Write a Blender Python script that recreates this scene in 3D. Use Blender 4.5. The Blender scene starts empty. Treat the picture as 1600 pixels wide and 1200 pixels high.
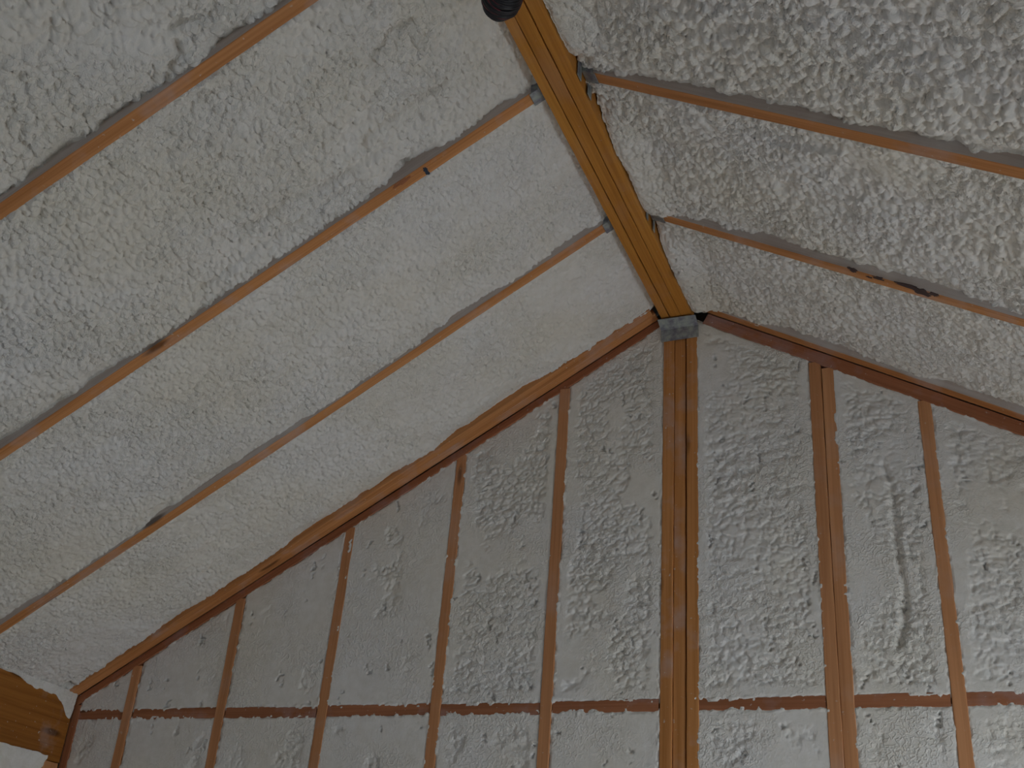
import bpy, math, random
import numpy as np
from mathutils import Matrix, Vector

random.seed(7)
C = bpy.context.scene.collection
sc = bpy.context.scene
ZR = 3.72                      # height of the underside of the ridge beam above the floor

# ------------------------------------------------------------------ camera
cam_d = bpy.data.cameras.new('camera'); cam = bpy.data.objects.new('camera', cam_d); C.objects.link(cam)
cam_d.sensor_width = 36.0; cam_d.lens = 1756.09 / 1600 * 36.0
RM = ((0.9230928731251924, 0.37739806969144607, 0.07396110179411858),
      (0.12072914480079666, -0.4669700808753735, 0.8759928179858772),
      (0.36513562025786783, -0.7996934666234887, -0.47661969982207475))
m = Matrix(RM).transposed().to_4x4(); m.translation = Vector((0.8778, -3.2951, -2.1275 + ZR)); cam.matrix_world = m
sc.camera = cam
# ------------------------------------------------------------------ world, exposure
w = bpy.data.worlds.new('sky'); sc.world = w; w.use_nodes = True
w.node_tree.nodes['Background'].inputs[0].default_value = (0.62, 0.78, 1.0, 1)
w.node_tree.nodes['Background'].inputs[1].default_value = 0.25
sc.view_settings.view_transform = 'Standard'; sc.view_settings.look = 'None'
sc.view_settings.gamma = 1.0; sc.view_settings.use_curve_mapping = False
sc.view_settings.exposure = 0.0
# lamps added at unseen windows to shape the light (openings are cut below)
def daylight(loc, direction, sx, sy, power, col):
    l = bpy.data.lights.new('daylight', 'AREA'); l.shape = 'RECTANGLE'; l.size = sx; l.size_y = sy
    l.energy = power; l.color = col
    o = bpy.data.objects.new('added_daylight', l); C.objects.link(o); o.location = loc
    o.rotation_euler = Vector(direction).to_track_quat('-Z', 'Y').to_euler(); return o
daylight((2.42, -1.2, 1.45), (-1, 0, -0.45), 1.1, 0.9, 35.0, (0.76, 0.88, 1.0))
daylight((-0.2, -6.30, 1.45), (0, 1, -0.25), 1.8, 1.3, 12.0, (0.66, 0.80, 1.0))
daylight((-2.42, -3.2, 1.45), (1, 0, -0.3), 1.2, 1.2, 3.0, (0.50, 0.70, 1.0))
sun_d = bpy.data.lights.new('sun', 'SUN'); sun_d.energy = 20.0; sun_d.angle = 0.02; sun_d.color = (1.0, 0.95, 0.90)
sun = bpy.data.objects.new('sun', sun_d); C.objects.link(sun)
sun.rotation_euler = Vector((-1.0, 0.10, -0.95)).to_track_quat('-Z', 'Y').to_euler()   # added sun through the unseen right window; floor patch bounces light to the ridge

# ------------------------------------------------------------------ measures (x right, y away from the camera, z relative to ridge beam underside)
ML, HL = 0.5799, 0.0645        # left slope: z = HL - ML*|x|  (plane of the rafter undersides)
MR, HR = 0.5744, 0.0796
XW = 2.30                      # side walls
YB = -6.4                      # back wall
ZF = -ZR

# ------------------------------------------------------------------ noise in numpy
def h32(ix, iy, seed):
    ix = ix.astype(np.int64); iy = iy.astype(np.int64)
    v = (ix * 374761393 + iy * 668265263 + seed * 2147483647 + 1013904223) & 0xFFFFFFFF
    v = ((v ^ (v >> 13)) * 1274126177) & 0xFFFFFFFF
    v = ((v ^ (v >> 16)) * 2246822519) & 0xFFFFFFFF
    return ((v ^ (v >> 15)) & 0xFFFFFF) / float(0xFFFFFF)
def vnoise(x, y, seed):
    ix = np.floor(x); iy = np.floor(y); fx = x - ix; fy = y - iy
    fx = fx*fx*fx*(fx*(fx*6-15)+10); fy = fy*fy*fy*(fy*(fy*6-15)+10)
    a = h32(ix, iy, seed); b = h32(ix+1, iy, seed); c = h32(ix, iy+1, seed); d = h32(ix+1, iy+1, seed)
    return ((a + (b-a)*fx) * (1-fy) + (c + (d-c)*fx) * fy) * 2 - 1
def fbm(x, y, seed, octv=3):
    s = 0; a = 1.0; t = 0
    for k in range(octv):
        s = s + a * vnoise(x * 2**k + 17.3*k, y * 2**k - 9.1*k, seed + k); t += a; a *= 0.5
    return s / t
def worley(x, y, seed):
    ix = np.floor(x); iy = np.floor(y)
    f1 = np.full(x.shape, 9.0); f2 = np.full(x.shape, 9.0); cid = np.zeros(x.shape)
    for dx in (-1, 0, 1):
        for dy in (-1, 0, 1):
            cx = ix + dx; cy = iy + dy
            px = cx + h32(cx, cy, seed); py = cy + h32(cx, cy, seed + 77)
            d = (px - x)**2 + (py - y)**2
            c = h32(cx, cy, seed + 191)
            near = d < f1
            f2 = np.where(near, f1, np.minimum(f2, d)); cid = np.where(near, c, cid); f1 = np.where(near, d, f1)
    return np.sqrt(f1), np.sqrt(f2), cid
def sstep(a, b, x):
    t = np.clip((x - a) / (b - a), 0, 1); return t*t*(3-2*t)

# ------------------------------------------------------------------ materials
def new_mat(name):
    mt = bpy.data.materials.new(name); mt.use_nodes = True
    nt = mt.node_tree; b = nt.nodes['Principled BSDF']; return mt, nt, b
def N(nt, t, **kw):
    n = nt.nodes.new(t)
    for k, v in kw.items(): setattr(n, k, v)
    return n
def ramp(nt, src, stops):
    r = N(nt, 'ShaderNodeValToRGB'); e = r.color_ramp.elements
    e[0].position, e[0].color = stops[0][0], (*stops[0][1], 1); e[1].position, e[1].color = stops[-1][0], (*stops[-1][1], 1)
    for p, c in stops[1:-1]:
        q = e.new(p); q.color = (*c, 1)
    nt.links.new(src, r.inputs[0]); return r.outputs[0]
def mix(nt, fac, a, b, mode='MIX'):
    x = N(nt, 'ShaderNodeMix', data_type='RGBA', blend_type=mode)
    for s, v in ((x.inputs[0], fac), (x.inputs[6], a), (x.inputs[7], b)):
        if hasattr(v, 'links'): nt.links.new(v, s)
        else: s.default_value = v if not isinstance(v, tuple) else (*v, 1)
    return x.outputs[2]
def noise(nt, vec, scale, detail=3, rough=0.55):
    n = N(nt, 'ShaderNodeTexNoise'); n.inputs['Scale'].default_value = scale
    n.inputs['Detail'].default_value = detail; n.inputs['Roughness'].default_value = rough
    nt.links.new(vec, n.inputs['Vector']); return n.outputs[0]
def mapping(nt, vec, scale, loc=None):
    mp = N(nt, 'ShaderNodeMapping'); mp.inputs['Scale'].default_value = scale
    nt.links.new(vec, mp.inputs['Vector'])
    if loc is not None: nt.links.new(loc, mp.inputs['Location'])
    return mp.outputs[0]

def foam_mat(name, base, yellow):
    mt, nt, b = new_mat(name)
    geo = N(nt, 'ShaderNodeNewGeometry'); P = geo.outputs['Position']
    big = ramp(nt, noise(nt, P, 2.3, 4), [(0.38, base), (0.66, yellow)])
    sm = ramp(nt, noise(nt, P, 34, 3), [(0.3, (0.90, 0.89, 0.86)), (0.7, (1.0, 1.0, 1.0))])
    col = mix(nt, 1.0, big, sm, 'MULTIPLY')
    nt.links.new(col, b.inputs['Base Color']); b.inputs['Roughness'].default_value = 0.72
    b.inputs['Specular IOR Level'].default_value = 0.3
    bm_ = N(nt, 'ShaderNodeBump'); bm_.inputs['Strength'].default_value = 0.45; bm_.inputs['Distance'].default_value = 0.003
    nt.links.new(noise(nt, P, 130, 3, 0.6), bm_.inputs['Height'])
    b2 = N(nt, 'ShaderNodeBump'); b2.inputs['Strength'].default_value = 0.55; b2.inputs['Distance'].default_value = 0.004
    ms = ramp(nt, noise(nt, P, 60, 2, 0.5), [(0.42, (0, 0, 0)), (0.50, (1, 1, 1)), (0.58, (0.2, 0.2, 0.2))])
    pm = ramp(nt, noise(nt, P, 4.0, 2, 0.5), [(0.42, (0, 0, 0)), (0.6, (1, 1, 1))])
    hh_ = mix(nt, 1.0, ms, pm, 'MULTIPLY')
    nt.links.new(hh_, b2.inputs['Height']); nt.links.new(bm_.outputs[0], b2.inputs['Normal'])
    nt.links.new(b2.outputs[0], b.inputs['Normal'])
    return mt
FOAM = foam_mat('sprayed_foam', (0.80, 0.765, 0.72), (0.79, 0.735, 0.64))

def wood_mat(name, c_dark, c_mid, c_light, haze=0.35, haze_col=(0.52, 0.40, 0.36), grain=1.0):
    mt, nt, b = new_mat(name)
    tc = N(nt, 'ShaderNodeTexCoord'); oi = N(nt, 'ShaderNodeObjectInfo')
    sh = N(nt, 'ShaderNodeCombineXYZ')
    for k, f in enumerate((13.0, 3.1, 7.7)):
        q = N(nt, 'ShaderNodeMath', operation='MULTIPLY'); nt.links.new(oi.outputs['Random'], q.inputs[0]); q.inputs[1].default_value = f
        nt.links.new(q.outputs[0], sh.inputs[k])
    v = N(nt, 'ShaderNodeVectorMath', operation='ADD'); nt.links.new(tc.outputs['Object'], v.inputs[0]); nt.links.new(sh.outputs[0], v.inputs[1])
    V = v.outputs[0]
    g1 = noise(nt, mapping(nt, V, (1.3, 42, 42)), 1.0, 4, 0.6)
    g2 = noise(nt, mapping(nt, V, (3.0, 160, 160)), 1.0, 2, 0.5)
    col = ramp(nt, g1, [(0.30, c_dark), (0.5, c_mid), (0.72, c_light)])
    col = mix(nt, 0.30 * grain, col, ramp(nt, g2, [(0.35, c_dark), (0.65, c_light)]))
    # tone of each board
    tone = ramp(nt, oi.outputs['Random'], [(0.0, (0.88, 0.86, 0.84)), (1.0, (1.0, 1.0, 1.0))])
    col = mix(nt, 1.0, col, tone, 'MULTIPLY')
    # knots
    vo = N(nt, 'ShaderNodeTexVoronoi'); vo.inputs['Scale'].default_value = 1.0
    nt.links.new(mapping(nt, V, (2.3, 9, 9)), vo.inputs['Vector'])
    kn = ramp(nt, vo.outputs['Distance'], [(0.07, (1, 1, 1)), (0.13, (0, 0, 0))])
    col = mix(nt, kn, col, tuple(x*0.45 for x in c_dark))
    # foam overspray film
    hz = ramp(nt, noise(nt, V, 5.5, 4, 0.6), [(0.52, (0, 0, 0)), (0.68, (haze,)*3)])
    col = mix(nt, hz, col, haze_col)
    sp = ramp(nt, noise(nt, V, 75, 2, 0.5), [(0.70, (0, 0, 0)), (0.76, (haze*1.3,)*3)])
    col = mix(nt, sp, col, (0.60, 0.55, 0.48))
    nt.links.new(col, b.inputs['Base Color']); b.inputs['Roughness'].default_value = 0.62
    b.inputs['Specular IOR Level'].default_value = 0.25
    bp = N(nt, 'ShaderNodeBump'); bp.inputs['Strength'].default_value = 0.25; bp.inputs['Distance'].default_value = 0.0015
    nt.links.new(g2, bp.inputs['Height']); nt.links.new(bp.outputs[0], b.inputs['Normal'])
    return mt
W_RIDGE = wood_mat('ridge_pine', (0.40, 0.150, 0.022), (0.56, 0.225, 0.035), (0.66, 0.300, 0.055), 0.10)
W_RAFT = wood_mat('rafter_fir', (0.40, 0.155, 0.045), (0.56, 0.235, 0.080), (0.68, 0.315, 0.120), 0.45)
W_STUD = wood_mat('stud_fir', (0.46, 0.200, 0.080), (0.58, 0.260, 0.110), (0.68, 0.330, 0.150), 0.28, (0.55, 0.38, 0.30))
W_POST = wood_mat('post_fir', (0.42, 0.165, 0.040), (0.56, 0.235, 0.070), (0.66, 0.295, 0.100), 0.50)
W_DARK = wood_mat('dark_fir', (0.27, 0.100, 0.040), (0.37, 0.140, 0.062), (0.46, 0.185, 0.085), 0.45, (0.44, 0.33, 0.33))
W_SIDE = wood_mat('oversprayed_side', (0.46, 0.36, 0.30), (0.57, 0.49, 0.43), (0.64, 0.57, 0.52), 0.6, (0.62, 0.57, 0.53))
W_HEAD = wood_mat('header_lumber', (0.24, 0.082, 0.010), (0.34, 0.125, 0.018), (0.42, 0.165, 0.030), 0.60, (0.42, 0.30, 0.26))

def plain(name, col, rough=0.7, metal=0.0):
    mt, nt, b = new_mat(name)
    tc = N(nt, 'ShaderNodeTexCoord')
    c = ramp(nt, noise(nt, tc.outputs['Object'], 38, 3), [(0.35, tuple(x*0.72 for x in col)), (0.68, col)])
    nt.links.new(c, b.inputs['Base Color']); b.inputs['Roughness'].default_value = rough; b.inputs['Metallic'].default_value = metal
    return mt
def galv_mat():
    mt, nt, b = new_mat('galvanised_steel')
    geo = N(nt, 'ShaderNodeNewGeometry'); P = geo.outputs['Position']
    c = ramp(nt, noise(nt, P, 45, 3), [(0.35, (0.20, 0.19, 0.22)), (0.55, (0.33, 0.35, 0.33)), (0.75, (0.44, 0.45, 0.38))])
    nt.links.new(c, b.inputs['Base Color']); b.inputs['Roughness'].default_value = 0.5; b.inputs['Metallic'].default_value = 0.35
    return mt
STEEL = galv_mat()
M_FLOOR = plain('bounce_grey_floor', (0.42, 0.40, 0.38))  # even floor grey, chosen to keep the light it bounces neutral
M_SHEATH = plain('sheathing', (0.50, 0.47, 0.40))
M_BLACK = plain('black_cord', (0.012, 0.010, 0.012), 0.55)
M_RED = plain('red_cord', (0.16, 0.02, 0.03), 0.55)
M_VOID = plain('dark_stain', (0.075, 0.045, 0.040), 0.9)
M_INK = plain('blue_black_ink', (0.03, 0.045, 0.07), 0.8)

# ------------------------------------------------------------------ helpers
def tag(o, label=None, cat=None, group=None, kind=None):
    if label: o['label'] = label
    if cat: o['category'] = cat
    if group: o['group'] = group
    if kind: o['kind'] = kind
    return o
def link(name, me, mats, parent=None, mw=None):
    o = bpy.data.objects.new(name, me); C.objects.link(o)
    for mt in (mats if isinstance(mats, (list, tuple)) else [mats]): me.materials.append(mt)
    if mw is not None: o.matrix_world = mw
    if parent is not None:
        o.parent = parent; o.matrix_parent_inverse = parent.matrix_world.inverted()
    return o
def empty(name, loc):
    o = bpy.data.objects.new(name, None); C.objects.link(o); o.location = loc; o.empty_display_size = 0.1
    o.matrix_world = Matrix.Translation(loc); return o
def mesh(name, vs, fs):
    me = bpy.data.meshes.new(name); me.from_pydata(vs, [], fs); me.update(); return me

def board_mesh(p0, p1, wdir, ddir, wid, dep, seed=0, warp=0.0012, bev=0.0018, nseg=None, name='board', ends=None):
    """a sawn board: length p0->p1 (centre of its front face), width wid along wdir, thickness dep along ddir (away from the room).
    eased arrises, slight bow and ragged edges. Local X runs along the board."""
    p0 = Vector(p0); p1 = Vector(p1); L = (p1-p0).length; ax = (p1-p0).normalized()
    dd = Vector(ddir); dd = (dd - ax*dd.dot(ax)).normalized(); wd = dd.cross(ax).normalized()
    if wd.dot(Vector(wdir)) < 0: wd = -wd
    rnd = random.Random(seed); n = nseg or max(6, int(L/0.05))
    ph = [rnd.uniform(0, 6.28) for _ in range(6)]
    vs = []; fs = []
    hw = wid/2
    prof = [(-hw, bev), (-hw+bev, 0), (-hw*0.33, 0), (hw*0.33, 0), (hw-bev, 0), (hw, bev), (hw, dep), (-hw, dep)]
    k = len(prof)
    for i in range(n+1):
        t = i/n; x = t*L
        bw = warp*(math.sin(3.1*t*2+ph[0]) + 0.5*math.sin(9*t+ph[1]))
        bd = warp*0.7*(math.sin(5*t+ph[2]))
        for (a, d) in prof:
            jw = 0.0004*math.sin(37*t*L+ph[3]+a*60) if d < dep else 0
            vs.append((x, a+bw+jw, d+bd))
    for i in range(n):
        for j in range(k):
            a = i*k+j; b = i*k+(j+1) % k; c = (i+1)*k+(j+1) % k; d = (i+1)*k+j
            fs.append((a, b, c, d))
    fs.append(tuple(range(k))[::-1]); fs.append(tuple(n*k+j for j in range(k)))
    M3 = Matrix((ax, wd, dd)).transposed()
    if M3.determinant() > 0: fs = [tuple(reversed(f)) for f in fs]
    else:
        # make the frame right handed by flipping local y
        M3 = Matrix((ax, -wd, dd)).transposed(); vs = [(x, -y, z) for x, y, z in vs]
    me = mesh(name, vs, fs)
    import bmesh
    bm = bmesh.new(); bm.from_mesh(me); bmesh.ops.recalc_face_normals(bm, faces=bm.faces); bm.to_mesh(me); bm.free()
    M4 = M3.to_4x4(); M4.translation = p0
    return me, M4
def W(x, y, z): return (x, y, z + ZR)
def board(name, p0, p1, wdir, ddir, wid, dep, mat, parent=None, side_mat=None, **kw):
    me, M4 = board_mesh(W(*p0), W(*p1), wdir, ddir, wid, dep, name=name, **kw)
    if side_mat is not None:
        me.materials.append(mat); me.materials.append(side_mat)
        for p in me.polygons:
            if abs(p.normal.y) > 0.9: p.material_index = 1
        return link(name, me, [], parent, M4)
    return link(name, me, mat, parent, M4)

def box_mesh(name, x0, x1, y0, y1, z0, z1):
    v = [(x, y, z) for z in (z0, z1) for y in (y0, y1) for x in (x0, x1)]
    return mesh(name, v, [(0, 2, 3, 1), (4, 5, 7, 6), (0, 1, 5, 4), (2, 6, 7, 3), (0, 4, 6, 2), (1, 3, 7, 5)])
def struct(name, me, mat): return tag(link(name, me, mat), kind='structure')

# ------------------------------------------------------------------ the room shell
OUT = 0.16
struct('floor', box_mesh('floor', -XW-OUT, XW+OUT, YB-0.1, 0.2, -0.05, 0.0), M_FLOOR)
def wall_with_hole(name, axis, pos, thick, a0, a1, z0, z1, hole, mat):
    ha0, ha1, hz0, hz1 = hole; vs = []; fs = []
    for (b0, b1, c0, c1) in ((a0, ha0, z0, z1), (ha1, a1, z0, z1), (ha0, ha1, z0, hz0), (ha0, ha1, hz1, z1)):
        if axis == 'x': bx = box_mesh('t', pos, pos+thick, b0, b1, c0, c1)
        else: bx = box_mesh('t', b0, b1, pos, pos+thick, c0, c1)
        n = len(vs); vs += [v.co[:] for v in bx.vertices]; fs += [tuple(n+i for i in p.vertices) for p in bx.polygons]
        bpy.data.meshes.remove(bx)
    return struct(name, mesh(name, vs, fs), mat)
eave = ZR + HL - ML*XW
wall_with_hole('wall_left', 'x', -XW-0.14, -0.02, YB, 0.14, 0, eave+0.10, (-3.8, -2.6, 0.85, 2.05), M_SHEATH)
wall_with_hole('wall_right', 'x', XW+0.14, 0.02, YB, 0.14, 0, eave+0.10, (-1.9, -0.5, 0.85, 2.05), M_SHEATH)
def gable_mesh(name, y0, y1, off, hole=None):
    # pentagon, optionally with a window opening
    xs = XW+0.16; top = ZR+HL+off; ev = ZR+HL-ML*xs+off
    if hole is None:
        prof = [(-xs, 0), (xs, 0), (xs, ev), (0, top), (-xs, ev)]
        vs = [(x, y, z) for y in (y0, y1) for x, z in prof]
        return mesh(name, vs, [(0, 1, 2, 3, 4), (9, 8, 7, 6, 5)] + [(i, i+5, (i+1) % 5+5, (i+1) % 5) for i in range(5)])
    a, b, c, d = hole; vs = []; fs = []
    polys = [[(-xs, 0), (a, 0), (a, ev), (-xs, ev)], [(b, 0), (xs, 0), (xs, ev), (b, ev)], [(a, 0), (b, 0), (b, c), (a, c)],
             [(a, d), (b, d), (b, ev), (a, ev)], [(-xs, ev), (xs, ev), (0, top)]]
    for pl in polys:
        n = len(vs); k = len(pl); vs += [(x, y, z) for y in (y0, y1) for x, z in pl]
        fs += [tuple(n+i for i in range(k)), tuple(n+k+i for i in reversed(range(k)))] + [(n+i, n+i+k, n+(i+1) % k+k, n+(i+1) % k) for i in range(k)]
    return mesh(name, vs, fs)
struct('wall_gable', gable_mesh('wall_gable', 0.145, 0.165, 0.14), M_SHEATH)
struct('wall_back', gable_mesh('wall_back', YB-0.02, YB, 0.14, (-1.2, 0.8, 0.7, 2.2)), M_SHEATH)
def roof_slab(name, sgn, mm, hh):
    x1 = XW+0.3; a = 0.15; b = 0.17; v = []
    for y in (YB-0.1, 0.3):
        for off in (a, b):
            v += [W(0, y, hh+off), W(sgn*x1, y, hh-mm*x1+off)]
    return struct(name, mesh(name, v, [(0, 1, 3, 2), (4, 6, 7, 5), (0, 4, 5, 1), (2, 3, 7, 6), (0, 2, 6, 4), (1, 5, 7, 3)]), M_SHEATH)
roof_slab('ceiling_left', -1, ML, HL); roof_slab('ceiling_right', 1, MR, HR)
def frame(name, pts):
    """window lining of four boards around an opening; pts = four corners in order"""
    vs = []; fs = []
    c = sum((Vector(p) for p in pts), Vector())/4
    nrm = (Vector(pts[1])-Vector(pts[0])).cross(Vector(pts[2])-Vector(pts[1])).normalized()
    for d in (-0.02, 0.05):
        for sc_ in (1.0, 0.93):
            for p in pts:
                q = c+(Vector(p)-c)*sc_; vs.append(tuple(q+nrm*d))
    for i in range(4):
        j = (i+1) % 4
        fs += [(i, j, 4+j, 4+i), (8+i, 12+i, 12+j, 8+j), (4+i, 4+j, 12+j, 12+i), (i, 8+i, 8+j, j)]
    return struct(name, mesh(name, vs, fs), W_DARK)
frame('unseen_window_1', [(XW+0.15, -1.9, 0.85), (XW+0.15, -0.5, 0.85), (XW+0.15, -0.5, 2.05), (XW+0.15, -1.9, 2.05)])  # these unseen windows are put in to light the roof
frame('unseen_window_2', [(-1.2, YB, 0.7), (0.8, YB, 0.7), (0.8, YB, 2.2), (-1.2, YB, 2.2)])
frame('unseen_window_3', [(-XW-0.15, -3.8, 0.85), (-XW-0.15, -2.6, 0.85), (-XW-0.15, -2.6, 2.05), (-XW-0.15, -3.8, 2.05)])

# ------------------------------------------------------------------ framing
PL = 0.0381
BD = 0.14
# ridge beam of three plies
rb = empty('ridge_beam', W(0, -3.0, 0))
tag(rb, 'orange three-ply wooden ridge beam running up the middle of the ceiling', 'beam')
for k, (x, dz, lab) in enumerate(((-0.0400, 0.001, None), (-0.0045, 0.000, None), (0.0358, 0.0015, None))):
    wd = (0.0290, 0.0370, 0.0372)[k]
    board('ply', (x, -6.3, dz), (x, -0.004, dz), (1, 0, 0), (0, 0, 1), wd, 0.235, W_RIDGE, rb, seed=20+k, warp=0.0009, bev=0.0012, nseg=120)

def raft_ends(side, x, y, drop=0.0):
    mm, hh = (ML, HL) if side < 0 else (MR, HR)
    return (side*x, y, hh - mm*x - drop)
def rafter(side, ya, yb, label, group, x0=0.064, x1=2.36, wid=PL, name='rafter', mat=None, seed=0, parent=None, drop=0.0, dep=BD):
    """ya / yb: y of the far edge at the ridge / at the eave"""
    mm = ML if side < 0 else MR
    up = Vector((side*mm, 0, 1)).normalized()
    p0 = raft_ends(side, x0, ya-wid/2, drop); p1 = raft_ends(side, x1, yb-wid/2, drop)
    o = board(name, p0, p1, (0, 1, 0), up, wid, dep, mat or W_RAFT, parent, side_mat=(None if parent else W_SIDE), seed=seed, nseg=60)
    if label: tag(o, label, 'rafter', group)
    return o
GL = 'rafters of the left roof slope'; GR = 'rafters of the right roof slope'
t = empty('rafter', W(-0.07, -0.04, 0.0)); tag(t, 'doubled wooden rafter on the left slope, tight against the gable wall', 'rafter', GL)
rafter(-1, -0.002, -0.002, None, None, parent=t, name='ply', seed=31, x0=0.075)
rafter(-1, -0.0415, -0.0160, None, None, parent=t, name='ply', seed=32, drop=-0.0012, x0=0.085)
rafter(-1, -0.562, -0.543, 'left slope rafter nearest to the doubled one at the gable wall', GL, seed=33)
L3 = rafter(-1, -1.175, -1.182, 'left slope rafter with a blue-black pen mark and a dark knot hole', GL, seed=34)
rafter(-1, -1.803, -1.806, 'rafter across the upper left corner, left slope rafter farthest from the gable', GL, seed=35)
rafter(1, -0.001, -0.001, 'right slope rafter against the gable wall', GR, x0=0.10, seed=36)
R2 = rafter(1, -0.548, -0.572, 'right slope rafter with dark mould stains near the right edge', GR, seed=37)
rafter(1, -1.180, -1.176, 'topmost rafter of the right slope, farthest from the gable wall', GR, seed=38)

# sloping top plates of the gable wall
def top_plate(side, label, x0, x1, t_, seed):
    mm, hh = (ML, HL) if side < 0 else (MR, HR)
    hyp = math.hypot(1, mm); tp = t_/hyp
    nd = Vector((side*mm, 0, 1)).normalized()
    mid = lambda x: (side*x - nd.x*tp/2, 0.0, hh-mm*x - nd.z*tp/2)
    o = board('top_plate', mid(x0), mid(x1), nd, (0, 1, 0), tp, BD, W_DARK, seed=seed, nseg=60)
    return tag(o, label, 'plate', 'sloping top plates of the gable wall')
top_plate(-1, 'dark sloping top plate of the gable wall, left of the centre post', 0.075, 2.34, 0.036, 41)
top_plate(1, 'dark sloping top plate of the gable wall, right of the centre post', 0.105, 2.34, 0.050, 42)

ZB = -1.336
def ztop(x):
    return (HL-ML*abs(x)-0.036) if x < 0 else (HR-MR*abs(x)-0.050)
GS = 'studs of the gable wall'
def stud(xt, xb, label, seed, wid=PL, name='stud', parent=None, mat=None, y=0.0, dep=BD, zt=None):
    t_ = ztop((xt if abs(xt) > 0.02 else 0.03)) if zt is None else zt
    # the head is cut to meet the plate
    sl = (ML if xt < 0 else MR)*wid/2
    o = board(name, (xb + (xb-xt)*1.2, y, ZF+0.001), (xt, y, t_-sl*0.9+0.012), (1, 0, 0), (0, 1, 0), wid, dep, mat or W_STUD, parent, seed=seed, nseg=90, warp=0.0015)
    if label: tag(o, label, 'stud', GS)
    return o
XS = {}
stud(-2.052, -2.036, 'shortest visible gable stud, leftmost between corner and post', 51); XS[1] = -2.04
stud(-1.645, -1.635, 'second gable stud counted from the left corner', 52); XS[2] = -1.638
stud(-1.222, -1.233, 'gable stud midway between left corner and centre post', 53); XS[3] = -1.229
stud(-0.800, -0.803, 'second gable stud left of the centre post', 54); XS[4] = -0.802
stud(-0.419, -0.417, 'gable stud next to the centre post on its left', 55); XS[5] = -0.417
t = empty('stud', W(0.47, 0, ZF)); tag(t, 'doubled gable stud right of the centre post', 'stud', GS)
stud(0.4555, 0.4475, None, 56, name='ply', parent=t); stud(0.4945, 0.4862, None, 57, name='ply', parent=t, y=0.0022, zt=ztop(0.51)+0.004)
stud(0.779, 0.779, 'single stud at the far right of the gable wall', 58)
# centre post of three plies
t = empty('centre_post', W(0, 0, ZF)); tag(t, 'thick three-ply centre post under the end of the ridge beam', 'post')
for k, (xt, xb, y, wd) in enumerate(((-0.0365, -0.0405, 0.0, 0.0378), (0.0035, 0.0005, 0.006, 0.0385), (0.0445, 0.0405, 0.0008, 0.0375))):
    board('ply', (xb, y, ZF+0.001), (xt, y, -0.003), (1, 0, 0), (0, 1, 0), wd, BD-0.01, W_POST, t, seed=61+k, nseg=90, warp=0.0012)
# corner posts where gable and left wall meet
o = board('corner_stud', (-2.288, 0.0, ZF+0.001), (-2.288, 0.0, ztop(-2.29)+0.0), (1, 0, 0), (0, 1, 0), 0.034, BD, W_DARK, seed=65)
tag(o, 'narrow dark corner stud of the gable wall at lower left', 'stud')
o = board('corner_stud', (-2.302, -0.043, ZF+0.001), (-2.302, -0.043, -1.512), (0, 1, 0), (-1, 0, 0), 0.075, 0.1, W_STUD, seed=66)
tag(o, 'pinkish corner stud of the left wall below the header', 'stud')
# header of the left wall
o = board('header_beam', (-2.300, -0.006, -1.387), (-2.300, -5.9, -1.387), (0, 0, 1), (-1, 0, 0), 0.245, 0.1, W_HEAD, seed=67, nseg=100)
tag(o, 'deep orange-brown header beam at the lower left corner of the ceiling', 'beam')

# blocking row between the studs
GB = 'blocking row across the gable wall'
edges = [(-2.271, -2.060, 'blocking between the left corner and the shortest stud'),
         (-2.021, -1.657, 'blocking second from the left corner of the gable wall'),
         (-1.618, -1.249, 'blocking third from the left corner of the gable wall'),
         (-1.210, -0.822, 'blocking fourth from the left corner of the gable wall'),
         (-0.782, -0.437, 'blocking fifth from the left, one bay short of the centre post'),
         (-0.398, -0.060, 'blocking touching the left side of the centre post'),
         (0.061, 0.428, 'blocking between the centre post and the doubled stud'),
         (0.505, 0.759, 'short blocking between the doubled stud and the right stud'),
         (0.799, 1.168, 'blocking at the right edge beyond the last stud')]
bl_dz = [0.003, 0.0, -0.001, 0.0, -0.002, 0.0, 0.002, 0.003, 0.004]
for k, (a, b_, lab) in enumerate(edges):
    z = ZB + bl_dz[k]
    o = board('blocking', (a, 0.003, z), (b_, 0.003, z-0.002+0.003*(k % 2)), (0, 0, 1), (0, 1, 0), PL, BD-0.01, W_DARK, seed=70+k, nseg=10)
    tag(o, lab, 'blocking', GB)

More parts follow.
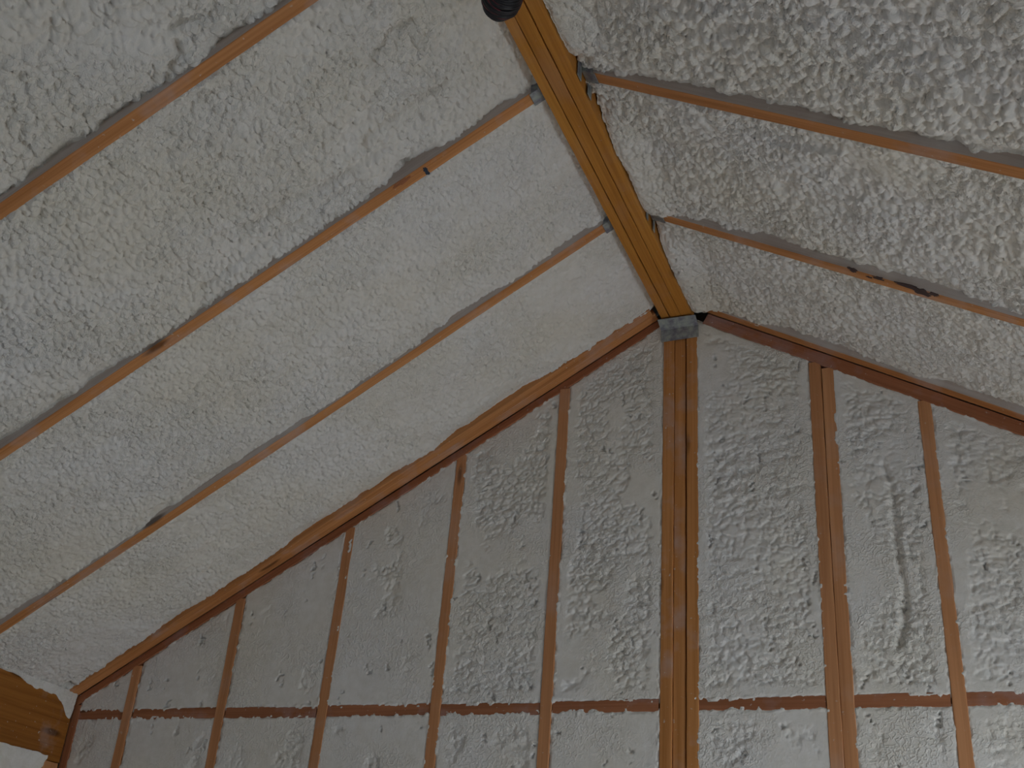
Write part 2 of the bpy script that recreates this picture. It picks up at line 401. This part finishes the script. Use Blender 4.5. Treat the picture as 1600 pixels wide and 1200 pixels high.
# ------------------------------------------------------------------ sprayed foam
def grid_axis(a, b, step, fine_to=None, coarse=0.03):
    """positions from a to b, fine up to fine_to, then coarse"""
    if fine_to is None or abs(fine_to-a) >= abs(b-a):
        n = max(3, int(abs(b-a)/step)+1); return np.linspace(a, b, n)
    n = max(3, int(abs(fine_to-a)/step)+1); m_ = max(2, int(abs(b-fine_to)/coarse)+1)
    return np.concatenate([np.linspace(a, fine_to, n), np.linspace(fine_to, b, m_)[1:]])
def build_foam(name, P, back, label, group):
    """P: (n, m, 3) surface points; back: vector to the back of the fill"""
    n, m_ = P.shape[:2]
    idx = np.arange(n*m_).reshape(n, m_)
    q = np.stack([idx[:-1, :-1], idx[1:, :-1], idx[1:, 1:], idx[:-1, 1:]], -1).reshape(-1, 4)
    bi = np.concatenate([idx[0, :-1], idx[:-1, -1], idx[-1, :0:-1], idx[:0:-1, 0]])
    vs = P.reshape(-1, 3); nb = len(bi); base = len(vs)
    # flat back and plumb sides
    bk = vs[bi] + np.asarray(back)
    vs = np.concatenate([vs, bk, bk.mean(0)[None]])
    r = np.arange(nb); r2 = (r+1) % nb
    side = np.stack([bi[r], bi[r2], base+r2, base+r], -1)
    cen = base+nb
    tri = np.stack([base+r, base+r2, np.full(nb, cen)], -1)
    # orientation
    a = vs[q[len(q)//2]]; nn = np.cross(a[1]-a[0], a[3]-a[0])
    if np.dot(nn, back) > 0: q = q[:, ::-1]
    else: side = side[:, ::-1]; tri = tri[:, ::-1]
    me = bpy.data.meshes.new(name)
    c = vs[:base].mean(0); loc = Vector(c)
    nv = len(vs); nf4 = len(q)+len(side); nf3 = len(tri)
    me.vertices.add(nv); me.vertices.foreach_set('co', (vs-c).astype(np.float32).ravel())
    me.loops.add(nf4*4+nf3*3)
    me.loops.foreach_set('vertex_index', np.concatenate([q.ravel(), side.ravel(), tri.ravel()]).astype(np.int32))
    me.polygons.add(nf4+nf3)
    st = np.concatenate([np.arange(nf4)*4, nf4*4+np.arange(nf3)*3]).astype(np.int32)
    me.polygons.foreach_set('loop_start', st)
    sm = np.zeros(nf4+nf3, dtype=bool); sm[:len(q)] = True
    me.polygons.foreach_set('use_smooth', sm)
    me.update(calc_edges=True); me.validate()
    o = link(name, me, FOAM, None, Matrix.Translation(loc))
    return tag(o, label, 'insulation', group)

def popcorn(a, b, seed, cell, stretch=1.0, dimple=0.0, crackle=0.38, warp=0.13):
    """rounded lobes of uneven size with sharp creases; returns height about 0..1"""
    wx = fbm(a/0.05, b/0.05, seed+5, 2)*0.5+fbm(a/(cell*0.8), b/(cell*0.8), seed+15, 2)*warp
    wy = fbm(a/0.05+31, b/0.05, seed+9, 2)*0.5+fbm(a/(cell*0.8)+7, b/(cell*0.8), seed+17, 2)*warp
    f1, f2, cid = worley(a/(cell*stretch)+wx, b/cell+wy, seed)
    dome = 1 - np.clip(f1, 0, 1)**1.7
    cre = sstep(0.0, 0.30, f2-f1)
    g1, g2, c2 = worley(a/(cell*0.5)+wx*1.7, b/(cell*0.5)+wy*1.7, seed+40)
    small = (1 - np.clip(g1, 0, 1)**1.6)*(0.4+0.6*c2)
    k1, k2, c3 = worley(a/(cell*1.9*stretch)+wx*0.7, b/(cell*1.9)+wy*0.7, seed+80)
    large = (1 - np.clip(k1, 0, 1)**2)*sstep(0.0, 0.2, k2-k1)
    crack = sstep(0.22, 0.0, f2-f1)*(vnoise(a/(cell*1.4), b/(cell*1.4), seed+33) > -0.2)
    out = -crackle*crack + 0.68*dome*(0.35+0.65*cid)*(0.55+0.45*cre) + (0.30 if warp > 0.07 else 0.20)*small + 0.38*large
    if dimple:
        m1, m2, c4 = worley(a/(cell*1.15)+wy, b/(cell*1.15)+wx, seed+120)
        out = out - dimple*sstep(0.42, 0.12, m1)*(c4 > 0.35)
    return out

def groove(a, b, pts, width, depth):
    """a carved or torn groove following a polyline"""
    h = np.zeros(a.shape)
    for (x0, y0), (x1, y1) in zip(pts[:-1], pts[1:]):
        dx, dy = x1-x0, y1-y0; L2 = dx*dx+dy*dy+1e-12
        t = np.clip(((a-x0)*dx+(b-y0)*dy)/L2, 0, 1)
        d2 = (a-x0-t*dx)**2+(b-y0-t*dy)**2
        g = depth*np.exp(-d2/(width*width)); h = np.where(np.abs(g) > np.abs(h), g, h)
    return h

OV = 0.011                     # foam overspray onto the boards
def roof_bay(side, y_near_r, y_far_r, y_near_e, y_far_e, label, seed, cell=0.028, amp=0.015, rec=0.018, large=0.010,
             expose=0.02, step=0.0040, cap=None, fine=2.4, grooves=(), pits=(), fillet=0.0, pockets=(), smooth=0.0, stretches=(), dimple=0.0, x0=0.0575, x1=2.345, far_jag=0.5):
    """fill between two rafters. y_near_*: far face of the rafter nearer to the camera; y_far_*: near face of the farther one (at ridge / eave)"""
    mm, hh = (ML, HL) if side < 0 else (MR, HR); hyp = math.hypot(1, mm)
    s = grid_axis(x0*hyp, x1*hyp, step, fine*hyp if fine else None)
    wn = int(abs(y_far_r-y_near_r+2*OV)/step)+2
    v = np.linspace(0, 1, wn)
    S, V = np.meshgrid(s, v, indexing='ij')
    tt = (S/hyp-x0)/(x1-x0)
    yn = y_near_r+(y_near_e-y_near_r)*tt-OV; yf = y_far_r+(y_far_e-y_far_r)*tt+OV
    Y = yn+(yf-yn)*V
    dn = Y-(yn+OV); df = (yf-OV)-Y                    # distance inside from each board face
    A, B = S, Y
    pc = popcorn(A, B, seed, cell, dimple=dimple) if side < 0 else popcorn(A, B, seed, cell, dimple=dimple, crackle=0.12, warp=0.05)
    big = fbm(A/0.22, B/0.16, seed+3, 3); med = fbm(A/0.075, B/0.06, seed+4, 2)
    mask = sstep(-0.75, 0.35, fbm(A/0.30, B/0.22, seed+6, 3)+0.35-smooth)
    h = -rec + large*big + 0.005*med
    # far side: hollow along the board, in stretches
    XX = A/hyp; ex = np.zeros(A.shape)
    for (sa, sb) in stretches: ex = np.maximum(ex, sstep(sa-0.05, sa+0.06, XX)*sstep(sb+0.05, sb-0.06, XX))
    ex = np.clip(ex*(0.75+0.5*fbm(A/0.07, A*0+2, seed+11, 2)), 0, 1)
    h = h - expose*ex*sstep(0.062, 0.0, df)
    pc = pc*(1-0.7*ex*sstep(0.05, 0.01, df))+0.45*0.7*ex*sstep(0.05, 0.01, df)
    h = h + amp*(pc-0.45)*(0.35+0.65*mask)
    # near side: foam climbs up flush to the board
    h = h + (rec*0.8)*sstep(0.05, 0.0, dn)
    if fillet:
        X = S/hyp; fl = fillet*sstep(0.11, 0.0, X-0.0575)
        pk = np.ones(X.shape)
        for (yc, wd) in pockets: pk = pk*(1-np.exp(-((Y-yc)/wd)**2))
        h = h*(1-0.6*sstep(0.13, 0, X-0.0575)*pk)
        h_f = fl*pk
    else: h_f = 0
    for pts, wd, dp in grooves:
        h = h - groove(A + 0.006*med, B + 0.006*big, pts, wd, dp)
    for (pa, pb, wd, dp) in pits:
        h = h - dp*np.exp(-(((A-pa)**2+(B-pb)**2)/(wd*wd))**2)
    # overlap onto the rafters: ragged lip that mostly stays behind the face of the board
    jag = fbm(A/0.022, B/0.02, seed+21, 3); jl = fbm(A/0.16, A*0+3.3, seed+22, 2)
    lip_n = 0.002*jag+0.002*jl-0.0040; lip_f = 0.010*jag+0.0065*jl-0.0078
    h = np.where(dn < 0, np.minimum(h, 0)*0+lip_n-0.004*sstep(0.0, -OV, dn), h)
    h = np.where(df < 0, np.where(ex > 0.25, -0.018*ex-0.006, lip_f-0.006*sstep(-OV*0.3, -OV, df)), h)
    wgt = sstep(0.0, 0.014, df); h = np.where(df >= 0, h*wgt+(1-wgt)*np.minimum(h, np.where(ex > 0.25, h, lip_f)), h)
    h = np.maximum(h, -0.12)
    if cap is not None: h = -np.logaddexp(-h/0.0015, -(cap+0.0015*med)/0.0015)*0.0015
    # outward normal towards the room, in the x-z plane
    nx, nz = -side*mm/hyp, -1/hyp
    X = S/hyp*side + nx*h; Z = hh-mm*S/hyp + nz*h - h_f
    # lobes lean over a little
    lean = (amp*(0.5 if side < 0 else 0.2))*(pc-0.5)*sstep(0.0, 0.03, np.minimum(dn, df))
    X = X + lean*side*0.6; Yo = Y + lean*0.5
    P = np.stack([X, Yo, Z+ZR], -1)
    build_foam('foam_insulation', P, (-nx*0.075, 0, -nz*0.075), label, 'foam bays of the left roof slope' if side < 0 else 'foam bays of the right roof slope')

hyL = math.hypot(1, ML); hyR = math.hypot(1, MR)
roof_bay(-1, -0.562, -0.0795, -0.543, -0.0540, 'narrow smooth foam bay of the left slope beside the gable rafter', 101, cell=0.0185, amp=0.0120, rec=0.010,
         large=0.006, expose=0.016, stretches=((0.98, 1.45), (0.45, 0.85), (1.75, 1.95)), smooth=0.35, far_jag=1, pits=((2.275*hyL, -0.082, 0.015, 0.12), (1.30*hyL, -0.30, 0.005, 0.015)), grooves=(([(0.52, -0.20), (0.66, -0.17), (0.80, -0.16)], 0.006, 0.006),))
roof_bay(-1, -1.175, -0.600, -1.182, -0.581, 'second foam bay of the left slope, pale and finely wrinkled', 102, cell=0.019, amp=0.0150, rec=0.013, large=0.008, expose=0.020, smooth=0.1, stretches=((1.05, 1.62), (0.42, 0.68), (2.0, 2.3), (0.14, 0.22)))
roof_bay(-1, -1.803, -1.213, -1.806, -1.220, 'third foam bay of the left slope, lumpy, ending in torn ridges along the pen-marked rafter', 103, cell=0.020, amp=0.0200, rec=0.016, large=0.013, expose=0.022, stretches=((1.24, 1.75), (0.33, 0.52), (0.12, 0.20)),
         grooves=(([(0.277, -1.604), (0.329, -1.623), (0.355, -1.600), (0.407, -1.586), (0.408, -1.557)], 0.009, 0.020),
                  ([(0.283, -1.39), (0.398, -1.40), (0.481, -1.395), (0.534, -1.39), (0.556, -1.356)], 0.009, 0.018),
                  ([(0.52, -1.325), (0.681, -1.332), (0.806, -1.363), (0.91, -1.361), (1.034, -1.392)], 0.013, 0.018),
                  ([(0.62, -1.285), (0.85, -1.29), (1.15, -1.28)], 0.007, 0.012), ([(0.382, -1.745), (0.358, -1.709)], 0.016, 0.014)),
         pits=((0.490, -1.229, 0.012, 0.030), (0.515, -1.235, 0.009, 0.025)))
roof_bay(-1, -2.42, -1.841, -2.42, -1.844, 'foam bay in the upper left corner, coarse and bubbly with a curved furrow', 104, cell=0.025, amp=0.0250, rec=0.016, large=0.014, expose=0.024, stretches=((0.72, 1.3), (0.50, 0.60)),
         grooves=(([(0.737, -1.946), (0.694, -1.945), (0.646, -1.914)], 0.006, 0.02), ([(0.745, -1.916), (0.758, -1.885), (0.795, -1.874), (0.826, -1.852)], 0.006, 0.022)))
PK = ((-1.12, 0.10), (-1.24, 0.07), (-0.52, 0.07))
roof_bay(1, -0.548, -0.037, -0.572, -0.037, 'foam bay of the right slope next to the gable wall', 111, cell=0.0205, amp=0.0190, rec=0.014, large=0.008, expose=0.016, stretches=((0.35, 0.60), (0.8, 1.3)), dimple=0.15, fine=1.5,
         fillet=0.040, x0=0.0535, pockets=PK, pits=((0.085*hyR, -0.035, 0.013, 0.07), (0.087, -0.361, 0.006, 0.02), (0.078, -0.29, 0.005, 0.02), (0.100, -0.20, 0.006, 0.02)))
roof_bay(1, -1.180, -0.586, -1.176, -0.610, 'middle foam bay of the right slope, knobbly, with a thin raised stick shape', 112, grooves=(([(0.601, -1.078), (0.797, -1.115)], 0.0055, -0.018),), cell=0.0205, amp=0.0235, rec=0.016, large=0.012, expose=0.018, stretches=((0.36, 0.95), (0.15, 0.27)), dimple=0.12, fine=1.5,
         fillet=0.040, x0=0.0535, pockets=PK)
roof_bay(1, -1.84, -1.218, -1.84, -1.214, 'foam bay in the upper right corner with the coarsest popcorn texture', 113, cell=0.0240, amp=0.0290, rec=0.016, large=0.013, expose=0.017, stretches=((0.16, 1.6),), dimple=0.15, fine=1.5,
         fillet=0.040, x0=0.0535, pockets=PK)

def wall_bay(xl, xr, zb, zt_fn, label, seed, group, cell=0.0165, amp=0.010, rough_amt=0.4, step=0.0040, hollow=0.016, grooves=(), zfine=None, topjag=0.006):
    """fill between studs, shaved flush with them except in rough hollows"""
    xs = np.linspace(xl-OV, xr+OV, max(8, int((xr-xl+2*OV)/step)+1))
    if zfine is None:
        nz = int((float(np.max(zt_fn(xs)))-zb)/step)+2; v = np.linspace(0, 1, nz)
    else:
        f = (zfine-zb)/(float(zt_fn(xs)[0])-zb)
        v = np.concatenate([np.linspace(0, f, 24), np.linspace(f, 1, int((float(zt_fn(xs)[0])-zfine)/step))[1:]])
    X, V = np.meshgrid(xs, v, indexing='ij')
    ZT = zt_fn(X)+OV; ZBm = zb-OV
    Z = ZBm+(ZT-ZBm)*V
    dl = X-xl; dr = xr-X; db = Z-zb; dt = (ZT-OV)-Z
    e = np.minimum(np.minimum(dl, dr), np.minimum(db, dt))
    pc = popcorn(X, Z, seed, cell, stretch=1.35, crackle=0.10, warp=0.08)
    big = fbm(X/0.17, Z/0.22, seed+3, 3); med = fbm(X/0.06, Z/0.06, seed+4, 3)
    mask = fbm(X/0.13, Z/0.20, seed+6, 3)
    hol = sstep(-0.12, 0.25, mask+rough_amt-0.35)*sstep(0.006, 0.045, e)
    h = 0.004 + 0.004*big - hollow*hol*(0.55+0.45*big+0.12*np.sin(Z/0.0085+5*big+2*med)) + amp*(pc-0.62)*hol + 0.0015*med*hol
    for pts, wd, dp in grooves: h = h-groove(X+0.005*med, Z+0.005*big, pts, wd, dp)
    cap = -0.0022+0.0022*fbm(X/0.12, Z/0.12, seed+8, 2)
    h = -np.logaddexp(-h/0.0012, -cap/0.0012)*0.0012
    # scattered nicks of the knife
    f1, f2, cid = worley(X/0.085+0.25*med, Z/0.085+0.35*vnoise(X/0.012, Z/0.012, seed+61), seed+60)
    h = h - 0.012*sstep(0.15, 0.06, f1)*(cid > 0.70)*sstep(-0.3, 0.1, vnoise(X/0.009, Z/0.007, seed+62))
    jag = fbm(X/0.016, Z/0.016, seed+21, 3); jl = fbm(X/0.10, Z/0.10, seed+22, 2)
    lip = 0.0065*jag+0.0030*jl-0.0032-0.004*sstep(0, -OV, e)
    h = np.where(e < 0, lip, h); wgt = sstep(0, 0.006, e); h = np.where(e >= 0, h*wgt+(1-wgt)*lip, h)
    Y = -h
    lean = -amp*0.6*(pc-0.5)*hol
    P = np.stack([X, Y, Z+lean*0.8+ZR], -1)
    build_foam('foam_insulation', P, (0, 0.115, 0), label, group)

GU = 'upper foam bays of the gable wall'; GLW = 'lower foam bays of the gable wall'
up = [(-2.271, -2.061, 'small triangular foam bay above the blocking in the left corner', 201, 0.05, ()),
      (-2.021, -1.660, 'upper gable foam bay second from the left corner, mostly flat', 202, 0.15, ()),
      (-1.619, -1.246, 'upper gable foam bay third from the left corner, mostly flat', 203, 0.15, ()),
      (-1.211, -0.821, 'upper gable foam bay fourth from the left, flat with torn lumps low down', 204, 0.28, ()),
      (-0.783, -0.437, 'upper gable foam bay fifth from the left, rough and rippled', 205, 0.75, ()),
      (-0.398, -0.060, 'upper gable foam bay touching the left side of the centre post', 206, 0.62, ()),
      (0.061, 0.432, 'tall foam bay between the centre post and the doubled stud', 207, 0.85, ()),
      (0.509, 0.759, 'narrow foam bay with a long vertical furrow, right of the doubled stud', 208, 0.62,
       (([(0.640, -0.62), (0.662, -0.72), (0.655, -0.85), (0.668, -1.0), (0.655, -1.12), (0.640, -1.17)], 0.011, 0.016),)),
      (0.799, 1.168, 'upper gable foam bay at the right edge of the wall', 209, 0.5, ())]
for (a, b_, lab, sd, ra, gr) in up:
    fn = (lambda x: HL-ML*np.abs(x)-0.036) if a < 0 else (lambda x: HR-MR*np.abs(x)-0.050)
    wall_bay(a, b_, ZB+PL/2, fn, lab, sd, GU, rough_amt=ra, grooves=gr, amp=0.0135 if ra > 0.3 else 0.0105)
names_low = ['lower foam bay in the left corner under the blocking', 'lower gable foam bay second from the left corner', 'lower gable foam bay third from the left corner',
             'lower gable foam bay fourth from the left corner, with a rough hollow', 'lower gable foam bay fifth from the left corner', 'lower foam bay touching the left side of the centre post',
             'lower foam bay between the centre post and the doubled stud', 'lower foam bay right of the doubled stud, pitted with small nicks', 'lower foam bay at the right edge of the wall']
for k, (a, b_, lab, sd, ra, gr) in enumerate(up):
    wall_bay(a, b_, ZF+0.02, lambda x: x*0+ZB-PL/2, names_low[k], sd+40, GLW, rough_amt=(0.1, 0.15, 0.15, 0.4, 0.2, 0.22, 0.3, 0.5, 0.4)[k], zfine=-1.62)

# foam of the left wall under the header
def left_wall_foam():
    ys = np.linspace(-0.66, -0.078, 110); zs = np.concatenate([np.linspace(ZF+0.02, -1.75, 20), np.linspace(-1.75, -1.495, 60)[1:]])
    Y, Z = np.meshgrid(ys, zs, indexing='ij')
    h = 0.004*fbm(Y/0.1, Z/0.1, 301, 3)+0.006*(popcorn(Y, Z, 302, 0.026)-0.4)-0.004
    h = h+0.010*sstep(-1.53, -1.50, Z)
    P = np.stack([-2.300+h, Y, Z+ZR+0.006*fbm(Y/0.06, Z*0, 305, 2)], -1)
    build_foam('foam_insulation', P, (-0.09, 0, 0), 'foam bay of the left wall below the header beam', None)
left_wall_foam()
# foam that ran down over the top edge of the header, close to the gable
def header_smear():
    ys = np.linspace(-0.42, -0.010, 110); v = np.linspace(0, 1, 34)
    Y, V = np.meshgrid(ys, v, indexing='ij')
    low = 0.030+0.012*fbm(Y/0.05, Y*0, 321, 2)+0.030*sstep(-0.16, -0.03, Y)+0.035*sstep(-0.07, -0.02, Y)-0.02*sstep(-0.20, -0.32, Y)
    z1 = HL-ML*2.30+0.012; Z = z1-V*low
    th = 0.009*np.sqrt(np.clip(1-V**2, 0, 1))+0.004*(popcorn(Y, Z, 322, 0.02)-0.4)-0.0025*V
    P = np.stack([-2.300+th, Y, Z+ZR], -1)
    build_foam('foam_insulation', P, (-0.03, 0, 0), 'thin foam lip sagging over the top edge of the header beam', None)
header_smear()

# ------------------------------------------------------------------ metal connectors
def plates(name, rects, parent=None, mw=None, th=0.0022, mat=None):
    """bent sheet steel: list of (corner, edge vector a, edge vector b)"""
    vs = []; fs = []
    for (c, a, b_) in rects:
        c = Vector(c); a = Vector(a); b_ = Vector(b_); n = a.cross(b_).normalized()*th; k = len(vs)
        for d in (Vector(), n):
            vs += [tuple(c+d), tuple(c+a+d), tuple(c+a+b_+d), tuple(c+b_+d)]
        fs += [(k, k+3, k+2, k+1), (k+4, k+5, k+6, k+7)] + [(k+i, k+(i+1) % 4, k+4+(i+1) % 4, k+4+i) for i in range(4)]
    me = mesh(name, vs, fs); o = link(name, me, mat or STEEL, parent)
    bv = o.modifiers.new('ease', 'BEVEL'); bv.width = 0.0006; bv.segments = 1
    return o
GH = 'joist hangers at the ridge beam'
def hanger(side, yc, label, seat=0.042, wid=0.046, ear=0.02, skew=0.0):
    mm, hh = (ML, HL) if side < 0 else (MR, HR); hyp = math.hypot(1, mm)
    t_ = empty('joist_hanger', W(side*0.06, yc, hh-mm*0.06)); tag(t_, label, 'bracket', GH)
    along = Vector((side, 0, -mm))/hyp; nrm = Vector((-side*mm, 0, -1))/hyp
    o = Vector(W(side*0.0585, yc-wid/2, hh-mm*0.0585))+nrm*0.004
    plates('seat', [(o, along*seat, Vector((0, wid, 0)))], t_)
    for y in (yc-wid/2, yc+wid/2):
        e = Vector(W(side*0.0585, y, hh-mm*0.0585))+nrm*0.004
        plates('flange', [(e, along*seat*0.9, Vector((skew, 0, 0.055)))], t_)
    for y, dy in ((yc-wid/2, -ear), (yc+wid/2, ear)):
        plates('ear', [(Vector(W(side*0.0585, y, 0.004)), Vector((0, dy, 0)), Vector((0, 0, 0.07)))], t_)
    return t_
hanger(-1, -1.194, 'grey hanger at the ridge end of the pen-marked left rafter')
hanger(-1, -0.581, 'grey hanger on the left of the ridge beam, nearest the gable wall', seat=0.036)
hanger(1, -1.199, 'bent silver hanger at the ridge end of the topmost right rafter', ear=0.03)
hanger(1, -0.567, 'foam-smeared hanger at the ridge end of the mould-stained right rafter', seat=0.050)
# post cap: angle across the head of the post
t = empty('post_cap', W(0.003, 0, -0.03)); tag(t, 'grey bent steel bracket where ridge beam meets centre post', 'bracket')
plates('flange', [(W(-0.063, -0.0085, -0.031), (0.133, 0, 0.002), (0, 0.005, -0.044))], t)
plates('seat', [(W(-0.066, -0.048, -0.009), (0.134, 0.004, 0.001), (0.002, 0.040, -0.022))], t)

# ------------------------------------------------------------------ marks and details on boards
def on_roof(side, x, y, off=0.0012):
    mm, hh = (ML, HL) if side < 0 else (MR, HR); hyp = math.hypot(1, mm)
    return Vector(W(side*x, y, hh-mm*x))+Vector((-side*mm, 0, -1))/hyp*off
def blotch(name, side, x, y, rx, ry, mat, parent, seed, off=0.0012, th=0.0012):
    """a small irregular stain or fleck lying on a rafter's underside"""
    mm = ML if side < 0 else MR; hyp = math.hypot(1, mm); rnd = random.Random(seed)
    al = Vector((side, 0, -mm))/hyp; n = 18; ctr = on_roof(side, x, y, off); nr = Vector((-side*mm, 0, -1))/hyp
    ring = []
    for i in range(n):
        a = 2*math.pi*i/n; r = 1+rnd.uniform(-0.3, 0.25)
        ring.append(ctr+al*math.cos(a)*rx*r+Vector((0, 1, 0))*math.sin(a)*ry*r)
    vs = [tuple(p) for p in ring]+[tuple(p-nr*th*2) for p in ring]+[tuple(ctr+nr*0.0004)]
    fs = [(i, (i+1) % n, 2*n) for i in range(n)]+[(i, n+i, n+(i+1) % n, (i+1) % n) for i in range(n)]
    return link(name, mesh(name, vs, fs), mat, parent)
# pen mark and knot hole on the third left rafter
blotch('pen_mark', -1, 0.394, -1.192, 0.006, 0.017, M_INK, L3, 1)['label'] = 'blue-black pen mark'
blotch('knot_hole', -1, 0.455, -1.208, 0.026, 0.007, W_DARK, L3, 2, off=0.0015)['label'] = 'dark torn knot'
for k, (x, dy, rx, ry) in enumerate(((0.650, -0.004, 0.018, 0.012), (0.690, 0.004, 0.014, 0.008), (0.715, -0.002, 0.022, 0.009), (0.790, -0.006, 0.045, 0.010), (0.822, 0.002, 0.026, 0.015), (0.850, -0.004, 0.014, 0.008))):
    blotch('stain', 1, x, -0.582+dy-0.006*x+0.002, rx, ry, M_VOID, R2, 10+k, off=0.0006)

# ------------------------------------------------------------------ coil of cord hanging under the ridge beam
def tube(path, r, seg=8):
    vs = []; fs = []; n = len(path)
    for i, p in enumerate(path):
        a = path[(i-1) % n]; b_ = path[(i+1) % n]; tg = (b_-a).normalized()
        u = tg.orthogonal().normalized() if i == 0 else (pu - tg*pu.dot(tg)).normalized()
        pu = u; v = tg.cross(u)
        for k in range(seg):
            an = 2*math.pi*k/seg; vs.append(tuple(p+u*math.cos(an)*r+v*math.sin(an)*r))
    for i in range(n):
        for k in range(seg):
            j = (i+1) % n; fs.append((i*seg+k, i*seg+(k+1) % seg, j*seg+(k+1) % seg, j*seg+k))
    return vs, fs
coil = empty('cord_bundle', W(-0.006, -1.60, -0.06)); tag(coil, 'black bundle of cord with red strands hanging under the ridge beam at the top', 'cord')
rnd = random.Random(5)
def loops(name, specs, mat, r):
    V_ = []; F_ = []
    for (off, ra, rb_, tilt, ph) in specs:
        path = []
        for i in range(40):
            a = 2*math.pi*i/40
            p = Vector((off+0.003*math.sin(2*a+ph), ra*math.sin(a), rb_*math.cos(a)-0.0))
            p.rotate(Matrix.Rotation(tilt, 3, 'Z')); path.append(p+Vector(W(-0.004, -1.605, -0.060)))
        v, f = tube(path, r); k = len(V_); V_ += v; F_ += [tuple(k+q for q in t_) for t_ in f]
    o = link(name, mesh(name, V_, F_), mat, coil)
    for p in o.data.polygons: p.use_smooth = True
    return o
bl = []; rd = []
for i in range(34):
    off = -0.040+0.080*i/33; sc_ = math.sqrt(max(0.1, 1-(off/0.050)**2))
    for lay in (1.0, 0.86, 0.72):
        spec = (off+rnd.uniform(-0.002, 0.002), 0.046*sc_*lay, 0.050*sc_*lay+0.002, -0.9+rnd.uniform(-0.05, 0.05), rnd.uniform(0, 6))
        if lay == 1.0 and i in (9, 13, 20, 24): rd.append((spec[0], spec[1]*1.03, spec[2]*1.02, spec[3], spec[4]))
        else: bl.append(spec)
loops('strands', bl, M_BLACK, 0.0032)['label'] = 'black cord strands'
loops('strands', rd, M_RED, 0.0020)['label'] = 'dark red cord strands'
hk = [Vector(W(-0.004+0.010*math.cos(a), -1.605, -0.002+0.012*math.sin(a))) for a in np.linspace(0, 2*math.pi, 16, endpoint=False)]
v, f = tube(hk, 0.002); link('hook', mesh('hook', v, f), STEEL, coil)
